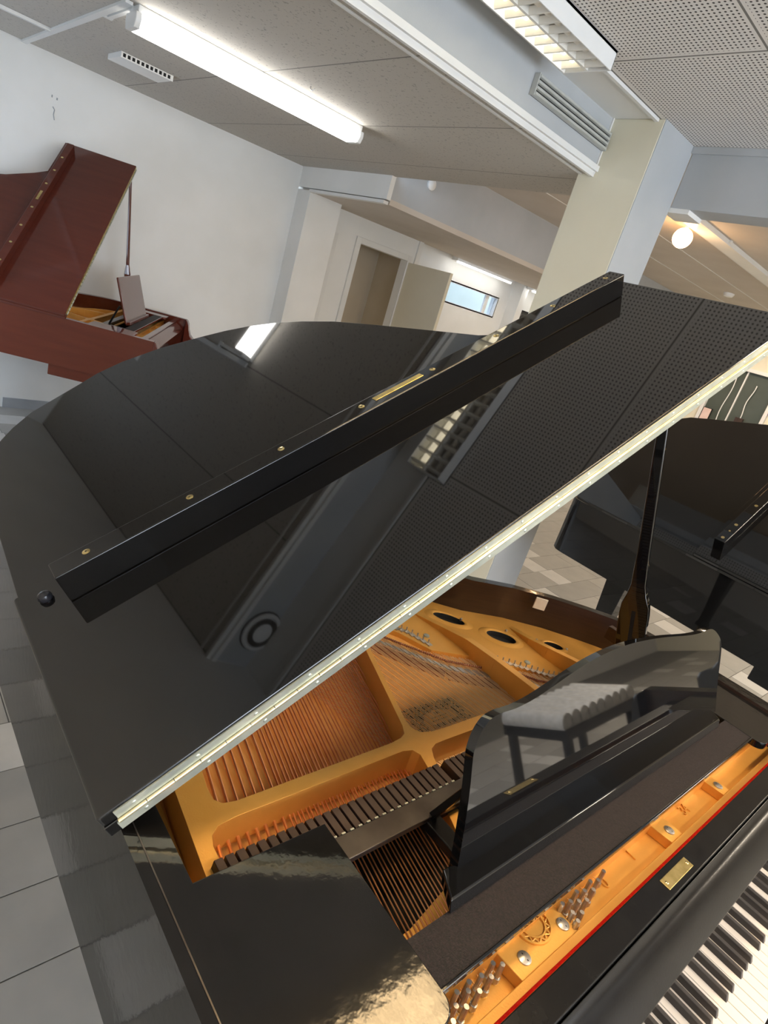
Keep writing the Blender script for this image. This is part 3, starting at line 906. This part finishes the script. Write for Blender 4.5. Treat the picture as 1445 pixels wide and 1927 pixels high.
# case groove line, small hardware
MB().box(-1.30, -.002, .0135, .0150, .9672, .9676).build('case_seam', M['railmetal'], P)
lc = MB().box(-.712, -.690, 1.200, 1.203, .930, .968)
lt = thing
lat = MB()
la_, lb_ = Vector((-.726, 1.178)), Vector((-.700, 1.206))
dv = (lb_ - la_).normalized()
nv = Vector((dv.y, -dv.x))
c0 = (la_ + lb_) / 2
pp = []
for z in (.935, .969):
    for s1, s2 in ((-1, 0), (1, 0), (1, 1), (-1, 1)):
        q = c0 + dv * .017 * s1 + nv * (.003 * s2 + .001)
        pp.append((q.x, q.y, z))
lat.hexa(pp)
lat.build('lid_catch', M['catch'], P, bevel=.001)
# prop stick
sa, sb_ = Vector((-.452, 1.205, .985)), Vector((-.71, 1.62, 1.60))
st = MB()


def stick_sec(t, w, dpt):
    c = SA.lerp(SB, t)
    return [c + SU * a * w + SV * b * dpt for a, b in ((-1, -1), (1, -1), (1, 1), (-1, 1))]


SA = Vector((-.462, 1.221, .972))
SB = Vector((-.570, 1.030, 1.628))
ax = (SB - SA).normalized()
SU = Vector((.95, .31, 0))
SU = (SU - ax * SU.dot(ax)).normalized()
SV = ax.cross(SU).normalized()
secs = [(0, .030, .012), (.02, .033, .013), (.15, .0335, .013), (.19, .031, .013), (.23, .022, .012), (.27, .016, .011), (.40, .0135, .010), (.60, .012, .009), (1.0, .0095, .008)]
vs, fs = [], []
for tt, w_, d_ in secs:
    vs += stick_sec(tt, w_, d_)
for q in range(len(secs) - 1):
    for i in range(4):
        j = (i + 1) % 4
        fs.append((q * 4 + i, q * 4 + j, q * 4 + 4 + j, q * 4 + 4 + i))
fs += [(3, 2, 1, 0), tuple(len(vs) - 4 + i for i in range(4))]
st.add(vs, fs)
ST = st.build('prop_stick', M['black'], P, bevel=.003)
sl_ = MB()
for tt0, tt1 in ((.02, .17),):
    for sg in (-1, 1):
        p_ = [SA.lerp(SB, tt0) - SU * .0045 + SV * sg * .0132, SA.lerp(SB, tt0) + SU * .0045 + SV * sg * .0132, SA.lerp(SB, tt1) + SU * .0045 + SV * sg * .0135, SA.lerp(SB, tt1) - SU * .0045 + SV * sg * .0135]
        sl_.add(p_, [(0, 1, 2, 3) if sg > 0 else (3, 2, 1, 0)])
sl_.build('stick_slot', M['dark'], ST)
pv = MB().cyl((-.470, 1.19, .955), (-.430, 1.225, .975), .007, n=12).box(-.485, -.425, 1.20, 1.245, .935, .957)
pv.build('prop_pivot', M['brass'], P, smooth=True)
MB().box(-.56, -.50, 1.300, 1.320, .925, .962).build('prop_block', M['rimwood'], P, bevel=.002)

# pins
pins1 = [(-.151, .333), (-.144, .343), (-.149, .309), (-.142, .319), (-.152, .290), (-.152, .269), (-.146, .282), (-.139, .294), (-.143, .258), (-.136, .268), (-.134, .244)]
pins2 = [(-.150, .597), (-.146, .574), (-.151, .560), (-.147, .537), (-.141, .552), (-.152, .524), (-.137, .527), (-.142, .514), (-.148, .502), (-.152, .487), (-.130, .503), (-.137, .490), (-.126, .486)]
for x, y in pins1 + pins2:
    pn = MB().cyl((x, y, .888), (x - .001, y, .922), .0036, .0032, n=10)
    pn.cyl((x + .0002, y, .893), (x - .0002, y, .900), .0046, n=10)
    pn.build('tuning_pin', M['steel'], P, smooth=True)
    MB().tube([(x - .002, y + .003, .897), (x - .022, y + .008, .894)], .0008, 6).build('pin_wire', M['wire'], P)
for x, y in ((-.138, .474), (-.138, .386), (-.138, .812), (-.140, 1.046)):
    z0 = .9087
    sc = MB().lathe([(.0092, 0), (.0088, .0014), (.006, .0024), (.0008, .0028)], (x, y, z0), 20).build('plate_screw', M['steel'], P, smooth=True)
    box(x - .0055, x + .0055, y - .0007, y + .0007, z0 + .0018, z0 + .0026).build('screw_slot', M['dark'], P)
for x, y in ((-.1665, .476), (-.1665, .389), (-.1665, .80), (-.1665, 1.04)):
    MB().lathe([(.0048, 0), (.004, .002), (.0008, .003)], (x, y, .9161), 14).build('plate_screw', M['steel'], P, smooth=True)
# cast medallion: half ring with woven ribs
md = MB()
cx, cy = -.159, .432
for r0, r1, z in ((.0, .0135, .9095), (.0150, .0172, .9112), (.0225, .0250, .9116)):
    pts = []
    NN = 20
    a0, a1 = -math.pi / 2, math.pi / 2
    o_ = [(cx + r1 * math.cos(a0 + (a1 - a0) * q / NN), cy + r1 * 1.15 * math.sin(a0 + (a1 - a0) * q / NN)) for q in range(NN + 1)]
    i_ = [(cx + r0 * math.cos(a0 + (a1 - a0) * q / NN), cy + r0 * 1.15 * math.sin(a0 + (a1 - a0) * q / NN)) for q in range(NN + 1)]
    md.prism(o_ + list(reversed(i_)) if r0 > 0 else o_, .908, z)
for q in range(14):
    a = -1.5 + q * 3.0 / 13
    p0 = (cx + .0155 * math.cos(a), cy + .0178 * math.sin(a), .9100)
    p1 = (cx + .0228 * math.cos(a + (.35 if q % 2 else -.35)), cy + .0262 * math.sin(a + (.35 if q % 2 else -.35)), .9100)
    md.cyl(p0, p1, .0011, n=6)
md.build('cast_medallion', M['gold'], P, smooth=True)


def text(body, loc_, size, m_, parent, name, rotz=math.pi / 2, ext=.0006, sx=1.0):
    c_ = bpy.data.curves.new(name, 'FONT')
    c_.body = body
    c_.size = size
    c_.extrude = ext
    c_.align_x = 'CENTER'
    c_.align_y = 'CENTER'
    c_.materials.append(m_)
    o = bpy.data.objects.new(name, c_)
    C.objects.link(o)
    dg = bpy.context.evaluated_depsgraph_get()
    me = bpy.data.meshes.new_from_object(o.evaluated_get(dg))
    bpy.data.objects.remove(o, do_unlink=True)
    o = bpy.data.objects.new(name, me)
    C.objects.link(o)
    o.parent = parent
    o.location = loc_
    o.rotation_euler = (0, 0, rotz)
    o.scale = (sx, 1, 1)
    return o


for body, x, y in (('0', -.146, .615), ('1', -.150, .711), ('34', -.150, .924)):
    text(body, (x, y, .8903), .026, M['gold'], P, 'cast_number', ext=.0024)
box(-.0930, -.0765, .645, .731, .9412, .9424).build('maker_badge', M['brassplate'], P, bevel=.0006)
for y in (.652, .724):
    screw(P, (-.085, y, .9424), .0026, M['brass'], name='badge_screw')

# keys
KY, KP = .0913, .02328
whites = 52
blk = []
pat = {0: 1, 2: 1, 3: 1, 5: 1, 6: 1}      # A,C,D,F,G have a sharp above; A0=0
wk = None
for i in range(whites):
    y0 = KY + i * KP
    o = MB().box(-.050, .098, .0005, KP - .0007, .712, .732)
    if wk is None:
        wk = o.build('white_key', M['ivory'], P, bevel=.0010)
        wk.location = (0, y0, 0)
    else:
        c = wk.copy()
        C.objects.link(c)
        c.location = (0, y0, 0)
offs = {0: .0, 2: -.0018, 3: .0018, 5: -.0024, 6: 0.0}
bk = None
for i in range(whites - 1):
    dgr = i % 7
    if dgr in offs:
        y0 = KY + (i + 1) * KP + offs[dgr] * 1.0
        if bk is None:
            b_ = MB().hexa([(-.050, -.0055, .730), (.0480, -.0055, .730), (.0480, .0055, .730), (-.050, .0055, .730),
                            (-.050, -.0045, .7438), (.0430, -.0045, .7432), (.0430, .0045, .7432), (-.050, .0045, .7438)])
            bk = b_.build('black_key', M['ebony'], P, bevel=.0014)
            bk.location = (0, y0, 0)
        else:
            c = bk.copy()
            C.objects.link(c)
            c.location = (0, y0, 0)

# dampers
dmp = None
ys = [.098 + i * .0146 for i in range(27)] + [.505 + i * .0146 for i in range(24)]
for i, y in enumerate(ys):
    if dmp is None:
        db = MB().hexa([(-.413, -.0060, .897), (-.367, -.0060, .897), (-.367, .0060, .897), (-.413, .0060, .897),
                        (-.409, -.0056, .934), (-.369, -.0056, .934), (-.369, .0056, .934), (-.409, .0056, .934)])
        dmp = db.build('damper', M['damper'], P, bevel=.0008)
        dmp.location = (0, y, 0)
        c = dmp
    else:
        c = dmp.copy()
        C.objects.link(c)
        c.location = (0, y, 0)
w0 = None
for y in ys:
    if w0 is None:
        w0 = box(-.3685, -.3660, -.004, .002, .932, .9395).build('damper_wire', M['nickel'], P)
        w0.location = (0, y, 0)
    else:
        c = w0.copy()
        C.objects.link(c)
        c.location = (0, y, 0)


# strings
def seg_y(poly, x):
    for a, b in zip(poly[:-1], poly[1:]):
        lo, hi = min(a[0], b[0]), max(a[0], b[0])
        if lo <= x <= hi and hi > lo:
            return a[1] + (b[1] - a[1]) * (x - a[0]) / (b[0] - a[0])
    return None


named = 0
rest = MB()
for i in range(28):
    yb = .100 + i * .0142            # at x = -.36
    slope = lerp(-.20, -.26, i / 27)
    cnt = 1 if i < 9 else 2
    for j in range(cnt):
        y = yb + (j - (cnt - 1) / 2) * .0062
        r = .0026 if i < 9 else (.0017 if i < 18 else .0014)
        xe = -1.38 + .012 * i
        s_ = MB()
        f_ = lambda x: y + slope * (x + .36)
        s_.cyl((-.175, f_(-.175), .917), (-.215, f_(-.215), .893), .0011, n=6)
        s_.cyl((-.215, f_(-.215), .893), (-.43, f_(-.43), .877), .0011, n=6)
        s_.cyl((-.43, f_(-.43), .877), (xe, f_(xe), .877), r, n=8)
        s_.build('bass_string', M['copper'] if True else M['wire'], P, smooth=True)
        named += 1
SP = [(.508 + i * .0146) for i in range(57)]
tri = 0
fine = []
for i, y0 in enumerate(SP):
    sl = lerp(.27, .02, min(1, i / 45))
    for j in range(3):
        y = y0 + (j - 1) * .0043
        f_ = lambda x: y + sl * (-(-x - .45)) if False else y + sl * (x + .45)
        xe = None
        x = -.45
        while x > -1.35:
            by = seg_y(BRIDGE, x)
            if by is not None and f_(x) >= by - 1e-4 and x < -.33:
                xe = x
                break
            x -= .004
        if xe is None:
            if y0 > 1.15:
                xe = -.40
            else:
                xe = -1.3
        xe -= .065
        fine.append((y, sl, xe))
for q, (y, sl, xe) in enumerate(fine):
    f_ = lambda x: y + sl * (x + .45)
    tgt = MB() if q < 52 else rest
    tgt.cyl((-.17, f_(-.17), .893), (-.43, f_(-.43), .868), .0007, n=5)
    tgt.cyl((-.43, f_(-.43), .868), (xe, f_(xe), .868 if xe < -.5 else .874), .0010, n=5)
    if q < 52:
        tgt.build('treble_string', M['wire'], P, smooth=True)
tag(rest.build('treble_strings', M['wire'], P, smooth=True), kind='stuff')

# bridge with pin groups
bd_ = MB()
cap = MB()
loz = MB()
fine_b = BRIDGE[1:]
for a, b in zip(fine_b[:-1], fine_b[1:]):
    A_, B_ = Vector(a), Vector(b)
    dvv = (B_ - A_).normalized()
    nn = Vector((dvv.y, -dvv.x))
    if nn.x < 0:
        nn = -nn
    w1_, w2_ = .004, .034
    for mb_, wa, wb, z0, z1 in ((bd_, -.012, .036, .858, .8625), (bd_, -.010, .020, .858, .8660), (cap, -.010, .010, .866, .8672)):
        q = [A_ + nn * wa, A_ + nn * wb, B_ + nn * wb, B_ + nn * wa]
        if (q[1] - q[0]).cross(q[2] - q[1]) < 0:
            q = q[::-1]
        mb_.prism([tuple(v_) for v_ in q], z0, z1)
bd_.build('long_bridge', M['bridge'], P)
cap.build('bridge_cap', M['bridgecap'], P)
def walk(poly, step):
    out, acc = [], 0.0
    for a, b in zip(poly[:-1], poly[1:]):
        A_, B_ = Vector(a), Vector(b)
        Ln = (B_ - A_).length
        while acc < Ln:
            out.append((A_.lerp(B_, acc / Ln), (B_ - A_).normalized()))
            acc += step
        acc -= Ln
    return out


for c_, e_ in walk(fine_b, .0195):
    d_ = Vector((-1, -.12)).normalized()
    qd = [c_ - d_ * .0105 - e_ * .0062, c_ + d_ * .0105 - e_ * .0062, c_ + d_ * .0105 + e_ * .0062, c_ - d_ * .0105 + e_ * .0062]
    if (qd[1] - qd[0]).cross(qd[2] - qd[1]) < 0:
        qd = qd[::-1]
    loz.prism([tuple(v_) for v_ in qd], .8672, .8700)
tag(loz.build('bridge_pin_groups', M['steel'], P), kind='stuff')
ft_ = MB()
for a, b in zip(fine_b[:-1], fine_b[1:]):
    A_, B_ = Vector(a), Vector(b)
    dvv = (B_ - A_).normalized()
    nn = Vector((-dvv.y, dvv.x))
    if nn.x > 0:
        nn = -nn
    nq = max(1, int((B_ - A_).length / .0048))
    for q in range(nq):
        c_ = A_.lerp(B_, (q + .5) / nq) + nn * .022
        ft_.sphere((c_.x, c_.y, .8715), .0030, 6)
tag(ft_.build('string_braid', M['bridge'], P), kind='stuff')
# hitch pins
hp = None
HP = []
for (a, b) in (((-1.02, .62), (-.90, .70)), ((-.90, .70), (-.801, .788)), ((-.801, .788), (-.728, .815)), ((-.645, .935), (-.616, .972)), ((-.616, .972), (-.546, 1.046)), ((-.546, 1.046), (-.49, 1.14)), ((-.49, 1.14), (-.45, 1.25))):
    nq = max(2, int((Vector(b) - Vector(a)).length / .013))
    for q in range(nq):
        x, y = lerp(a[0], b[0], q / nq), lerp(a[1], b[1], q / nq)
        HP.append((x, y))
for x, y in HP:
    if hp is None:
        hp = MB().cyl((0, 0, .870), (-.002, .001, .884), .0016, n=8).box(-.004, .010, -.006, .006, .8722, .8745).build('hitch_pin', M['steel'], P, smooth=True)
        hp.location = (x, y, 0)
    else:
        c = hp.copy()
        C.objects.link(c)
        c.location = (x, y, 0)
for x, y in ((-.77, .83), (-.60, 1.03)):
    MB().lathe([(.008, 0), (.0075, .003), (.0008, .006)], (x, y, .872), 16).build('plate_screw', M['nickel'], P, smooth=True)
for x, y in ((-.80, .99), (-.66, 1.15), (-.72, 1.09), (-.60, 1.21)):
    MB().lathe([(.0035, 0), (.0034, .006), (.0008, .008)], (x, y, .872), 10).build('plate_screw', M['steel'], P, smooth=True)

# printed decal on the soundboard: leafy arch border and gothic lettering
dc = MB()
rr = random.Random(3)
x0, x1, y0, y1 = -.588, -.490, .586, .732
cyy = (y0 + y1) / 2


def in_border(x, y):
    if not (x0 <= x <= x1 and y0 <= y <= y1):
        return False
    # inner arch opening: bottom towards the keys
    hw = .046
    top = x0 + .022
    yy = abs(y - cyy)
    if yy < hw:
        ax_ = top + .028 * (1 - math.sqrt(max(0, 1 - (yy / hw) ** 2)))
        if x > ax_:
            return False
    # scalloped outer outline
    return True


for q in range(1300):
    x, y = rr.uniform(x0, x1), rr.uniform(y0, y1)
    if in_border(x, y):
        r = rr.uniform(.0012, .0021)
        a = rr.uniform(0, 6.28)
        pts = [(x + r * (1.3 if i % 2 else .9) * math.cos(a + i * math.pi / 3), y + r * math.sin(a + i * math.pi / 3)) for i in range(6)]
        bz = len(dc.v)
        dc.add([(px, py, .8606) for px, py in pts], [tuple(range(6))])
border = dc
lines = [(-.556, .002, [(.0, .004)]), ]


def strokes(x, ya, yb, h, w, gap, seed):
    r2 = random.Random(seed)
    y = ya
    while y < yb:
        ww = w * r2.uniform(.7, 1.6)
        if r2.random() > .12:
            dc.add([(x - h / 2 * r2.uniform(.6, 1), y, .8606), (x + h / 2 * r2.uniform(.6, 1), y, .8606), (x + h / 2, y + ww, .8606), (x - h / 2, y + ww, .8606)], [(0, 1, 2, 3)])
        y += ww + gap


strokes(-.559, cyy - .003, cyy + .004, .007, .007, .001, 1)
strokes(-.549, cyy - .022, cyy + .024, .0030, .0014, .0010, 2)
strokes(-.541, cyy - .030, cyy + .030, .0030, .0014, .0010, 3)
strokes(-.528, cyy - .038, cyy + .038, .0110, .0034, .0014, 4)
strokes(-.514, cyy - .030, cyy + .032, .0030, .0014, .0010, 5)
strokes(-.504, cyy - .034, cyy + .034, .0034, .0016, .0010, 6)
tag(dc.build('soundboard_decal', M['decal'], P))

# ---- the rear black piano
P2, L2, B2 = grand_piano('black grand piano standing behind the foreground one, lid half up and folded', (.127, 2.635, 0), 0, .87, 33.5, M['black'], full=False)
for q, u in enumerate((.078, .128, .176, .33, .50, .68, .86, 1.04, 1.22)):
    screw(B2, (-.389, u, .0736), .007 if q != 1 else .004)
bn = thing('piano_bench', 'black bench with a fluffy white cover before the rear black piano', 'bench', (1.28, 3.25, 0))
cv = MB()
for q in range(9):
    cv.cyl((-.20, -.36 + q * .09, .49), (.20, -.36 + q * .09, .49), .052, n=14)
cv.build('cover', M['fur'], bn, smooth=True)
box(-.21, .21, -.40, .40, .40, .46).build('seat', M['black'], bn, bevel=.004)
for sx in (-1, 1):
    for sy in (-1, 1):
        box(sx * .18 - .022, sx * .18 + .022, sy * .36 - .022, sy * .36 + .022, 0, .40).build('leg', M['black'], bn, bevel=.003)
# ---- the brown piano by the left wall
SD = math.atan2(.86636, .49941)
P3, L3, B3 = grand_piano('brown mahogany grand piano with raised lid and gold interior by the left wall', (-3.524, 1.374, 0), SD, .87, 36.5, M['mahog'], full=False)
for q, u in enumerate((.20, .36, .52, .70, .95, 1.10, 1.25)):
    screw(B3, (-.389, u, .0736), .008)
box(-.396, -.382, .78, .87, .0736, .0748).build('name_plate', M['brassplate'], B3)
for PP, LL in ((P3, L3), (P2, L2)):
    for q in range(48):
        MB().cyl((.003, .0 + q * .031, 0), (.003, .025 + q * .031, 0), .0045, n=8).build('hinge_knuckle', M['nickel'], LL, smooth=True)
    MB().box(0, .0015, 0, 1.49, -.016, .016).build('hinge_leaf', M['brassplate'], LL)
# prop sticks of the other two
for PP, a_, b_ in ((P3, (-.43, 1.30, .96), (-.50, 1.20, 1.86)), (P2, (-.43, 1.30, .96), (-.50, 1.22, 1.78))):
    s_ = MB()
    A_, B_ = Vector(a_), Vector(b_)
    s_.cyl(A_, A_.lerp(B_, .25), .022, .022, n=8)
    s_.cyl(A_.lerp(B_, .25), A_.lerp(B_, .32), .022, .012, n=8)
    s_.cyl(A_.lerp(B_, .32), B_, .012, .009, n=8)
    s_.build('prop_stick', M['mahog'] if PP is P3 else M['black'], PP, smooth=True)
# keys of the two other pianos, one set per visible keyboard
for PP in (P2, P3):
    for i in range(whites):
        c = wk.copy()
        C.objects.link(c)
        c.parent = PP
    for i, o in enumerate([o for o in C.objects if o.parent is PP and o.name.startswith('white_key')]):
        o.location = (0, KY + i * KP, 0)
    for i in range(whites - 1):
        if i % 7 in offs:
            c = bk.copy()
            C.objects.link(c)
            c.parent = PP
            c.location = (0, KY + (i + 1) * KP + offs[i % 7], 0)
